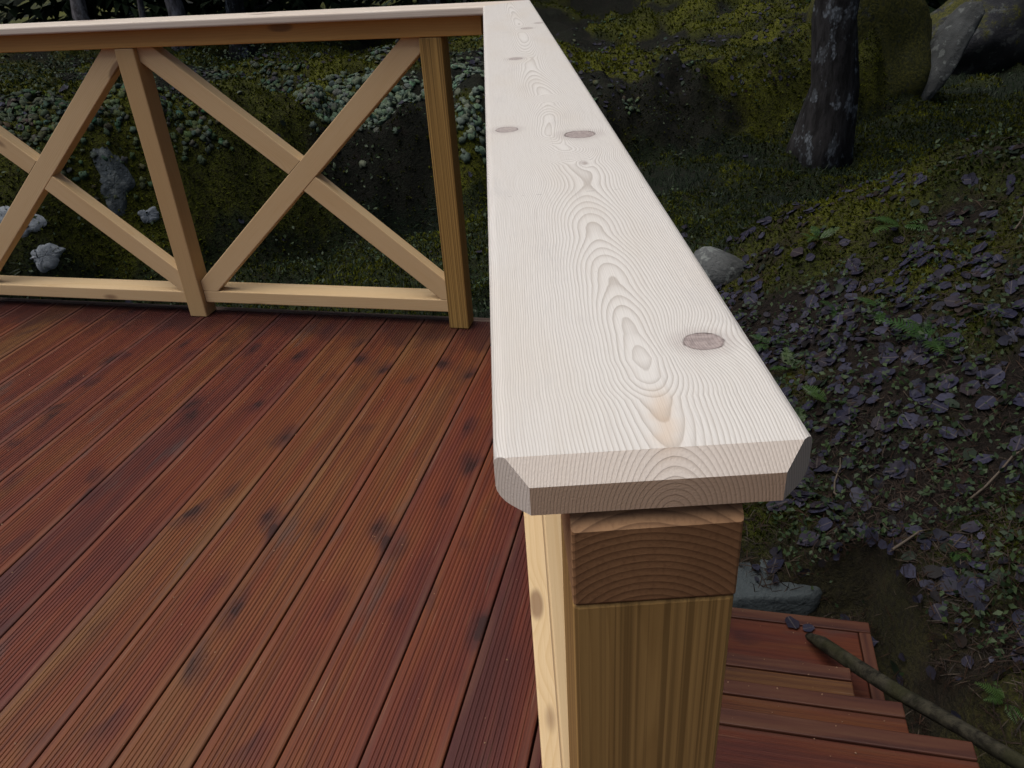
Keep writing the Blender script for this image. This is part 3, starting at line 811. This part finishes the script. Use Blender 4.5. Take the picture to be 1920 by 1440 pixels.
x, y, d = x[ok], y[ok], d[ok]
A, B, C = frames(x, y, .16)
pos = np.stack([x, y, ground_h(x, y) + rng.uniform(.004, .014, len(x))], 1)
PL = [(.050, .050, .085), (.068, .068, .112), (.040, .036, .058), (.044, .030, .024), (.024, .021, .024), (.082, .084, .125), (.030, .050, .030)]
col = pal(PL, rng.choice(len(PL), len(x), p=[.26, .17, .18, .11, .14, .06, .08])) * rng.uniform(.25, .70, (len(x), 1))
lsz = rng.uniform(.018, .054, len(x)) * (1 + .02 * d)
VV, FF, CC, base = [], [], [], 0
for k_ in range(3):                                   # three leaf shapes, one of them curled up
    T3, F3 = leaf_template(30 + k_, 8)
    T3 = np.array(T3); T3[:, 1] *= (1.0, .72, .85)[k_]; T3[:, 2] *= (.6, .9, 1.8)[k_]
    sel = np.arange(len(x)) % 3 == k_
    F3 = np.array(F3); m_, kk = sel.sum(), len(T3)
    V = pos[sel][:, None] + lsz[sel][:, None, None] * (T3[None, :, 0:1] * A[sel][:, None] + T3[None, :, 1:2] * B[sel][:, None] + T3[None, :, 2:3] * C[sel][:, None])
    VV.append(V.reshape(-1, 3)); FF.append((F3[None] + (np.arange(m_) * kk)[:, None, None]).reshape(-1, 3) + base); CC.append(np.repeat(col[sel], kk, 0)); base += m_ * kk
tag(link('leaf_litter', np_mesh('leaf_litter', np.concatenate(VV), np.concatenate(FF), np.concatenate(CC)), M_LEAFST), kind='stuff')

# needles, stalks and bark bits among the leaves
x, y, d = scatter(26000, 1.7, 7, -10, 44, 0.9)
x = np.concatenate([x, rng.uniform(.85, 1.35, 2600)]); y = np.concatenate([y, rng.uniform(.85, 1.75, 2600)]); d = np.concatenate([d, np.full(2600, 2.0)])
ok = off_deck(x, y) & (x > .6) & (y < crest_y(x) + .3)
x, y, d = x[ok], y[ok], d[ok]
A, B, C = frames(x, y, .25)
pos = np.stack([x, y, ground_h(x, y) + rng.uniform(.003, .018, len(x))], 1)
col = pal([(.028, .017, .012), (.018, .012, .009), (.065, .05, .036), (.042, .022, .013)], rng.choice(4, len(x), p=[.4, .3, .12, .18])) * rng.uniform(.6, 1.2, (len(x), 1))
instance([(-.5, -.02, 0), (0, -.03, .06), (.5, -.015, 0), (.5, .015, 0), (0, .03, .06), (-.5, .02, 0)], [(0, 1, 4, 5), (1, 2, 3, 4)], pos, A, B, C, rng.uniform(.012, .055, len(x)), col, 'forest_debris', M_LEAFST)

# moss ----------------------------------------------------------------------
x, y, d = scatter(330000, 1.7, 15, -42, 44, 0.85)
t = bank_t(x, y)
mo = moss_f(x, y)
face = (t > -.1) & (t < .6) & (x < 4.3)
pr = np.where(face, .35 + .65 * sst(mo, .42, .54), np.where((x > .7) & (t < 0), sst(mo, .34, .50), sst(mo, .42, .55)))
ok = off_deck(x, y) & (rng.random(len(x)) < pr * (1 - sst(x, 1.25, 1.0) * sst(y, 1.75, 1.6)))
x, y, d = x[ok], y[ok], d[ok]
A, B, C = frames(x, y, .55)
pos = np.stack([x, y, ground_h(x, y) - .003], 1)
col = moss_col(x, y) * (.45 + .55 * sst(mo[ok], .38, .52))[:, None]
col *= rng.uniform(.55, 1.3, (len(x), 1))
T_ = [(-.28, 0, 0), (.28, 0, 0), (0, .10, 1), (0, -.28, 0), (0, .28, 0), (.12, 0, .85)]
F_ = [(0, 1, 2), (3, 4, 5)]
instance(T_, F_, pos, A, B, C, rng.uniform(.008, .020, len(x)) * (.7 + .15 * d), col, 'moss', M_MOSS)

# grass and small herbs in the hollow ----------------------------------------
x, y, d = scatter(110000, 2.8, 13, -42, 44, 0.8)
t = bank_t(x, y)
yc = np.interp(x, [.5, 1, 1.5, 2.1, 3, 9], [3.3, 3.5, 3.75, 3.4, 2.75, .5])
hollow = (t < .12) & (y - yc > .25) & (y > 2.6)
right = (x > 4.1) & (y - yc > .3)
ok = off_deck(x, y) & (hollow | right) & (rng.random(len(x)) < .35 + .65 * vnoise(x * 2, y * 2, 120))
x, y, d = x[ok], y[ok], d[ok]
A, B, C = frames(x, y, .45, .4)
pos = np.stack([x, y, ground_h(x, y) - .004], 1)
hue = rng.random((len(x), 1))
col = (1 - hue) * np.array([.006, .015, .005]) + hue * np.array([.015, .033, .009])
T_ = [(-.05, 0, 0), (.05, 0, 0), (.05, .10, .5), (-.03, .10, .5), (.03, .34, .9), (.02, .34, .9)]
F_ = [(0, 1, 2, 3), (3, 2, 4, 5)]
instance(T_, F_, pos, A, B, C, rng.uniform(.025, .075, len(x)) * (.8 + .05 * d), col, 'grass', M_GRASS)

# low green plants: bilberry-like sprigs --------------------------------------
x, y, d = scatter(60000, 1.8, 12, -42, 44, 0.9)
t = bank_t(x, y)
cl = vnoise(x * 2.1, y * 2.1, 131) * .6 + vnoise(x * 7, y * 7, 132) * .4
edge = (x > .75) & (x < 1.5) & (y < 3.8)
shrub = (t > .8) & (x < -1.9)
pr = np.where(edge, sst(cl, .36, .52) * .9, np.where(shrub, .9, sst(cl, .50, .64) * .8))
ok = off_deck(x, y) & (rng.random(len(x)) < pr)
x, y, d = x[ok], y[ok], d[ok]
A, B, C = frames(x, y, .6, .6)
pos = np.stack([x, y, ground_h(x, y) + rng.uniform(.0, .06, len(x)) * np.where((bank_t(x, y) > .8) & (x < -1.9), 3.5, 1)], 1)
hue = rng.random((len(x), 1))
col = (1 - hue) * np.array([.012, .028, .012]) + hue * np.array([.036, .062, .018])
T_ = [(-.5, 0, 0), (-.1, -.30, .06), (.5, 0, .12), (-.1, .30, .06)]
instance(T_, [(0, 1, 2, 3)], pos, A, B, C, rng.uniform(.012, .030, len(x)) * (.8 + .06 * d), col, 'low_plants', M_GRASS)

# reindeer lichen cushions on the bank ----------------------------------------
bm = bmesh.new(); bmesh.ops.create_icosphere(bm, subdivisions=2, radius=.5)
T_ = np.array([v.co[:] for v in bm.verts]); F_ = np.array([[v.index for v in f.verts] for f in bm.faces]); bm.free()
T_ = T_ * (1 + .9 * (rng.random((len(T_), 1)) - .5))
x, y, d = scatter(140000, 3.5, 12, -42, 36, 0.9)
t = bank_t(x, y)
lc = vnoise(x * 1.5, y * 1.5, 141) * .5 + vnoise(x * 4.2, y * 4.2, 142) * .5
corner = np.exp(-((x + .3) ** 2 + (y - 6.1) ** 2) / 1.3)
rim = np.exp(-((t - .62) / .35) ** 2)
spots = sum(np.exp(-((x - a_) ** 2 + (y - b_) ** 2) / s2) for a_, b_, s2 in ((-1.17, 5.72, .06), (-1.96, 6.5, .10), (-.85, 6.05, .07), (-2.05, 4.7, .05), (-2.6, 4.6, .06), (.1, 6.4, .08)))
pr = (spots * .9 + (sst(lc, .53, .62) * (.15 + .85 * rim) * .8 + corner * .75 * sst(lc, .40, .52)) * .36) * (t > .25) * (x < 2.2)
ok = off_deck(x, y) & (rng.random(len(x)) < pr)
x, y, d = x[ok][:9000], y[ok][:9000], d[ok][:9000]
A, B, C = frames(x, y, .3)
pos = np.stack([x, y, ground_h(x, y) + .008], 1)
nearc = np.exp(-((x + .3) ** 2 + (y - 6.1) ** 2) / 1.3)
col = (np.array([.070, .092, .058]) + nearc[:, None] * np.array([.075, .10, .085])) * rng.uniform(.75, 1.25, (len(x), 1)) * np.array([1, 1, 1]) + rng.normal(0, .012, (len(x), 3))
instance(T_, F_, pos, A, B, C, rng.uniform(.018, .048, len(x)) * (1 + .6 * nearc), col, 'reindeer_lichen', M_LICH, squash=rng.uniform(.28, .55, len(x)))

# ------------------------------------------------------------------ ferns
def frond_mesh(name, n_p, curl, seed):
    rs = random.Random(seed); V, F = [], []
    def q(s): return Vector((s, 0, .42 * s - curl * s * s))
    for i_ in range(n_p):
        s = .10 + .9 * i_ / n_p; w = .27 * min(1, .35 + 3.2 * (s - .1)) * min(1, (1.06 - s) * 2.2)
        a_, b_ = q(s), q(s + .036)
        for sg in (-1, 1):
            tip = q(s + .10) + Vector((0, sg * w * rs.uniform(.85, 1.1), -.10 * w + rs.uniform(-.02, .02)))
            mid1 = (a_ * .4 + tip * .6) + Vector((-.012, 0, .02)); mid2 = (b_ * .4 + tip * .6) + Vector((.012, 0, .02))
            k = len(V); V += [a_, mid1, tip, mid2, b_]; F += [(k, k + 1, k + 2, k + 3, k + 4)]
    for i_ in range(12):
        s0, s1 = i_ / 12, (i_ + 1) / 12
        k = len(V); V += [q(s0) + Vector((0, -.008, 0)), q(s0) + Vector((0, .008, 0)), q(s1) + Vector((0, .007, 0)), q(s1) + Vector((0, -.007, 0))]; F.append((k, k + 1, k + 2, k + 3))
    me = bpy.data.meshes.new(name); me.from_pydata([v[:] for v in V], [], F); me.update(); me.materials.append(M_FERN)
    return me
fronds = [frond_mesh('frond', 15, c_, s_) for s_, c_ in enumerate((.30, .45, .6, .38))]
FERNS = [(1.48, 2.28, .17, 7, 'arching green fern in the middle of the leafy slope, the biggest of the ferns'),
         (1.08, 2.53, .10, 4, 'small fern beside the cut end of the handrail, highest up the slope of those there'),
         (1.12, 2.23, .11, 4, 'small upright fern right of the handrail end, between two lower ferns'),
         (1.03, 2.20, .10, 3, 'small fern with one long frond just right of the handrail corner'),
         (.93, 2.02, .09, 3, 'tiny fern peeking out from under the corner of the handrail'),
         (1.08, 2.76, .11, 5, 'fern against the long edge of the handrail above its big knot'),
         (1.43, 3.27, .13, 4, 'slim fern high on the leafy slope beside a yellow moss patch'),
         (1.35, 2.78, .12, 4, 'upright fern halfway up the leafy slope, left of the broad one'),
         (1.72, 3.09, .19, 6, 'broad fern near the crest of the leafy slope'),
         (1.45, 2.60, .13, 4, 'fern a little above the biggest fern on the leafy slope'),
         (1.15, 1.37, .07, 5, 'bright green sprig low on the slope right of the grey stone'),
         (1.06, .94, .07, 6, 'leafy fern at the bottom right beside the mossy pole')]
for (fx, fy, fs, fn, lab) in FERNS:
    e = empty('fern', (fx, fy, gz(fx, fy) - .005)); tag(e, lab, 'fern', 'ferns on the slope')
    ph = random.uniform(0, 6)
    for k_ in range(fn):
        o = bpy.data.objects.new('frond', random.choice(fronds)); COL.objects.link(o); o.parent = e
        s_ = fs * random.uniform(.7, 1.1); o.scale = (s_, s_, s_)
        o.rotation_euler = (random.uniform(-.25, .25), random.uniform(-.5, .05), ph + 6.283 * k_ / fn + random.uniform(-.4, .4))

# ------------------------------------------------------------------ mossy pole on the steps
pts = [(.738, 1.300, -.536), (.755, 1.255, -.512), (.785, 1.10, -.435), (.800, .95, -.345), (.808, .86, -.285), (.815, .75, -.208), (.822, .654, -.142), (.83, .55, -.072), (.83, .42, .02), (.83, .25, .14)]
pole = link('mossy_pole', tube_mesh('mossy_pole', pts, [.012, .019, .019, .018, .0165, .0155, .015, .0145, .014, .014], 14), M_POLE)
tag(pole, 'mossy round pole lying slanted along the right ends of the wooden steps', 'pole')

# ------------------------------------------------------------------ twigs
TW = [((1.28, 1.55), (1.52, 1.66), 'thin pale twig on the leaf litter right of the grey stone'),
      ((1.62, 1.42), (1.95, 1.75), 'long bare twig at the right edge of the leafy slope'),
      ((.98, 1.78), (1.06, 1.92), 'short broken twig just above the grey stone'),
      ((1.0, 1.42), (1.16, 1.50), 'crooked twig between the grey stone and the lowest step'),
      ((1.9, 2.6), (2.05, 2.75), 'short pale twig behind the biggest fern')]
for (a_, b_, lab) in TW:
    P = []
    for k_ in range(6):
        u = k_ / 5; px = a_[0] + (b_[0] - a_[0]) * u + random.uniform(-.012, .012); py = a_[1] + (b_[1] - a_[1]) * u + random.uniform(-.012, .012)
        P.append((px, py, gz(px, py) + .022))
    tag(link('twig', tube_mesh('twig', P, [.0045 - .0005 * k_ for k_ in range(6)], 6), M_TWIG), lab, 'twig', 'twigs on the slope')

# ------------------------------------------------------------------ crumbs on the deck
n_ = 420
px = rng.uniform(-2.6, .02, n_); py = rng.uniform(-.3, 2.35, n_)
ok = ((px - edgeO.x) * Qv.x + (py - edgeO.y) * Qv.y > .05)
px, py = px[ok], py[ok]
a_ = rng.uniform(0, 6.28, len(px))
A = np.stack([np.cos(a_), np.sin(a_), np.zeros_like(a_)], 1); B = np.stack([-np.sin(a_), np.cos(a_), np.zeros_like(a_)], 1); C = np.tile([0, 0, 1.0], (len(px), 1))
T_ = [(-.5, -.3, 0), (.5, -.25, 0), (.45, .3, 0), (-.4, .35, 0), (-.3, -.15, .35), (.3, -.1, .4), (.25, .15, .35), (-.2, .2, .45)]
F_ = [(4, 5, 6, 7), (0, 1, 5, 4), (1, 2, 6, 5), (2, 3, 7, 6), (3, 0, 4, 7)]
pz = np.full(len(px), .0005)
for dn_, zt_, n1_ in ((.845, -.14, .58), (1.035, -.28, .51), (1.24, -.42, .45), (1.545, -.56, .53)):
    qn = rng.uniform(.12, n1_, 12); qd = dn_ - rng.uniform(.005, .16, 12)
    px = np.append(px, qn * Nv.x + qd * Dv.x); py = np.append(py, qn * Nv.y + qd * Dv.y); pz = np.append(pz, np.full(12, zt_ + .0025))
a_ = rng.uniform(0, 6.28, len(px))
A = np.stack([np.cos(a_), np.sin(a_), np.zeros_like(a_)], 1); B = np.stack([-np.sin(a_), np.cos(a_), np.zeros_like(a_)], 1); C = np.tile([0, 0, 1.0], (len(px), 1))
col = np.tile([.3, .2, .13], (len(px), 1))
o = instance(T_, F_, np.stack([px, py, pz], 1), A, B, C, rng.uniform(.0012, .0052, len(px)), col, 'wood_crumbs', M_CRUMB)

# ------------------------------------------------------------------ pale crust lichen on the rock face
def lichen_patch(name, cx, cy, r, seed, lab, st=(1, 1)):
    rs = np.random.default_rng(seed)
    n_ = Vector(gn(np.array([cx]), np.array([cy]), .16)[0]); c_ = Vector((cx, cy, gz(cx, cy)))
    a_ = n_.cross(Vector((0, 0, 1))).normalized(); b_ = n_.cross(a_)
    k, rings = 56, 8; V, F = [], []
    FO = [(kk, am, rs.uniform(0, 6.28)) for kk, am in ((1, .18), (2, .22), (3, .12), (4, .08), (6, .055), (9, .04), (13, .03))]
    W, HH = [], np.zeros((rings, k))
    for ring in range(rings):
        for q in range(k):
            th = 2 * math.pi * q / k; u = ring / (rings - 1)
            rr = r * u * (1 + sum(am * math.sin(kk * th + ph) for kk, am, ph in FO))
            w_ = c_ + a_ * (st[0] * rr * math.cos(th)) + b_ * (st[1] * rr * math.sin(th))
            h_ = np.linspace(.30, -.20, 101)
            under = (w_.z + n_.z * h_) < ground_h(w_.x + n_.x * h_, w_.y + n_.y * h_)
            HH[ring, q] = float(h_[int(np.argmax(under))]) if under.any() else 0.0
            W.append(w_)
    for _ in range(14):                                # the crust bridges small hollows
        P_ = np.vstack([np.full((1, k), HH[1].mean()), HH, HH[-1:]])
        HH = np.maximum(HH - .02, .25 * (P_[:-2] + P_[2:] + np.roll(HH, 1, 1) + np.roll(HH, -1, 1)))
    for ring in range(rings):
        for q in range(k):
            u = ring / (rings - 1)
            V.append((W[ring * k + q] + n_ * (HH[ring, q] + .016 * (1 - u ** 6) - .003 + .004 * rs.random() * (u > 0)))[:])
    for ring in range(rings - 1):
        for q in range(k):
            F.append((ring * k + q, (ring + 1) * k + q, (ring + 1) * k + (q + 1) % k, ring * k + (q + 1) % k))
    me = bpy.data.meshes.new(name); me.from_pydata(V, [], F); me.update()
    for p in me.polygons: p.use_smooth = True
    return tag(link(name, me, M_CRUST if 'whitish' in lab or 'curl' in lab else M_CRUSTD if 'bluish' in lab or 'left of the corner' in lab else M_CRUSTG), lab, 'lichen')
M_CRUSTD = rock_mat('grey_crust', (.105, .125, .135), (.050, .060, .062), 0.0, 0.3)
M_CRUSTG = rock_mat('olive_crust', (.14, .155, .10), (.06, .07, .045), 0.0, 0.35)
LICHEN = [(-2.68, 3.98, .115, 2, 'large whitish crust lichen at the far left on the dark rock behind the railing', (1, .85)),
          (-2.585, 3.945, .085, 5, 'smaller whitish crust lichen touching the lower right of the large white one', (1.1, .7)),
          (-2.28, 4.34, .13, 7, 'bluish grey streak of lichen running down the dark rock left of the middle railing post', (.75, 1.3)),
          (-2.16, 4.39, .055, 9, 'little pale curl of lichen low on the dark rock left of the middle railing post', (1, 1))]
for l_ in LICHEN: lichen_patch('lichen_patch', *l_)

# ------------------------------------------------------------------ trees
def spruce_crown(name, z0, z1, r0, seed, whorls=44):
    rs = random.Random(seed); V, F = [], []
    for w in range(whorls):
        u = w / (whorls - 1); z = z0 + (z1 - z0) * u; L = r0 * (1 - u) ** .8 + .12
        nb = 13
        for b in range(nb):
            a_ = 6.283 * (b + rs.random() * .8) / nb; ln = L * rs.uniform(.65, 1.15)
            ca, sa = math.cos(a_), math.sin(a_); dr = rs.uniform(.12, .38)
            m = 7
            for q in range(m):
                s0 = ln * (.12 + .88 * q / m); s1 = ln * (.12 + .88 * (q + 1) / m)
                wd = .22 * ln * (1 - .8 * q / m) * rs.uniform(.6, 1.1) * .55
                zc0 = z - dr * s0 + .05 * s0 * s0 / max(ln, .3); zc1 = z - dr * s1 + .05 * s1 * s1 / max(ln, .3)
                for sg in (-1, 1):
                    k = len(V)
                    V += [(ca * s0, sa * s0, zc0), (ca * s1, sa * s1, zc1), (ca * (s1 + .3 * wd) - sa * sg * wd, sa * (s1 + .3 * wd) + ca * sg * wd, zc1 - .28 * wd - rs.uniform(0, .12))]
                    F.append((k, k + 1, k + 2))
    me = bpy.data.meshes.new(name); me.from_pydata(V, [], F); me.update(); me.materials.append(M_NEEDLE)
    return me
def leafy_crown(name, c, r, seed, clumps=46, per=110, size=.13):
    q = np.random.default_rng(seed)
    cc = q.normal(0, 1, (clumps, 3)); cc /= np.linalg.norm(cc, axis=1, keepdims=True)
    cc = cc * (q.random((clumps, 1)) ** .45) * np.array(r) + np.array(c)
    p = np.repeat(cc, per, 0) + q.normal(0, 1, (clumps * per, 3)) * np.array([.42, .42, .26])
    m = len(p); a = q.normal(0, 1, (m, 3)); a /= np.linalg.norm(a, axis=1, keepdims=True)
    b = np.cross(a, q.normal(0, 1, (m, 3))); b /= np.linalg.norm(b, axis=1, keepdims=True)
    s_ = size * q.uniform(.6, 1.25, (m, 1))
    V = np.stack([p - a * s_ * .6, p - b * s_ * .36, p + a * s_ * .6, p + b * s_ * .36], 1).reshape(-1, 3)
    me = np_mesh(name, V, np.arange(m * 4).reshape(-1, 4)); me.materials.append(M_NEEDLE)
    return me
wide = [leafy_crown('crown', (-1.6, .6, 4.2), (2.4, 3.0, 1.4), 1, 80), leafy_crown('crown', (0, -.4, 4.6), (3.0, 3.0, 1.5), 2), leafy_crown('crown', (2.6, 0, 4.6), (3.0, 3.2, 1.6), 3), leafy_crown('crown', (-.9, .9, 3.5), (1.9, 2.4, 1.0), 4, 70)]
crowns = [spruce_crown('crown', .25, 9.5, 2.0, 1), spruce_crown('crown', .2, 11.5, 2.3, 2, 50)]
high = [spruce_crown('crown', 3.6, 11, 2.6, 5, 22), spruce_crown('crown', 3.0, 10, 2.3, 6, 20)]
def trunk_mesh(r, hgt, seed, flare=1.75):
    rs = random.Random(seed); pts, rad = [], []
    for k_ in range(14):
        u = (k_ / 13) ** 1.6
        pts.append((rs.uniform(-.03, .03) * (1 + 2 * u), rs.uniform(-.03, .03) * (1 + 2 * u), hgt * u - .25 * (k_ == 0)))
        rad.append(r * (1 + (flare - 1) * math.exp(-hgt * u * 4)) * (1 - .85 * u))
    return tube_mesh('trunk', pts, rad, 14)
def tree(x_, y_, r, hgt, bark, crown, seed, lab, grp, rot=0.0, scale=1.0):
    e = empty('tree' if bark is not M_BARKD else 'spruce_tree', (x_, y_, gz(x_, y_)))
    e.rotation_euler = (0, 0, rot)
    tag(e, lab, 'tree', grp)
    link('trunk', trunk_mesh(r, hgt, seed), bark, e)
    if crown is not None:
        o = link('crown', crown, M_NEEDLE, e); o.scale = (scale, scale, scale)
    return e
tree(2.68, 6.42, .178, 11, M_BARK, wide[1], 3, 'thick lichen spotted tree trunk standing in the hollow before the mossy bank', None)
FT = [(78, -3.98, 8.92), ]
BACK = [(-5.35, 11.3, .085, M_BARKP, 'slim pale trunk in the dark wood, leftmost above the far railing'),
        (-4.85, 12.1, .04, M_BARKP, 'very thin pale trunk in the dark wood between two thicker ones'),
        (-4.35, 11.9, .105, M_BARKP, 'pale birch like trunk in the dark wood above the far railing'),
        (-3.6, 12.2, .13, M_BARK, 'greyish thick trunk in the dark wood, rightmost above the far railing')]
for k_, (tx, ty, tr, bk, lab) in enumerate(BACK):
    tree(tx, ty, tr, 9, bk, high[k_ % 2] if tr > .06 else None, 20 + k_, lab, None, k_ * 1.1)
tree(4.5, 1.3, .14, 7, M_BARK, wide[0], 61, 'unseen leafy tree added on the right side to shade the slope', 'added shade trees')  # leafy trees here are out of view, added to shade slope, steps and bank
tree(3.5, -1.5, .12, 6, M_BARK, wide[3], 65, 'unseen leafy tree added beside the top of the steps to darken them', 'added shade trees')
tree(6.2, 4.8, .14, 7, M_BARK, wide[1], 64, 'unseen leafy tree added for shade behind the crest on the right', 'added shade trees')
tree(-7.4, 6.4, .15, 7, M_BARK, wide[2], 62, 'unseen leafy tree added on the left to shade the rock bank', 'added shade trees')
tree(-.9, 13.2, .15, 7, M_BARK, wide[1], 63, 'unseen leafy tree added for shade beyond the rock bank', 'added shade trees')
SP = [(-9.5, 13.5), (-7.2, 15.5), (-5.4, 16.5), (-3.2, 15.2), (-1.2, 17.0), (.8, 16.0), (2.6, 18.0), (4.6, 15.5), (6.3, 14.0), (8.2, 12.6), (9.6, 10.0), (10.5, 7.2), (10.0, 2.6), (-11.5, 10.5), (7.6, 16.5), (8.9, 8.9), (-8, -7), (-3.5, -8.5), (1.5, -9), (6, -7)]  # those at the end stand behind the camera, added to block low sky light
for k_, (tx, ty) in enumerate(SP):
    tree(tx, ty, .16, 10, M_BARKD, crowns[k_ % 2], 50 + k_, 'dark spruce of the shaded wood around the deck, those behind the camera added to block sky', 'spruces of the dark wood', k_ * .9, random.uniform(.85, 1.15))
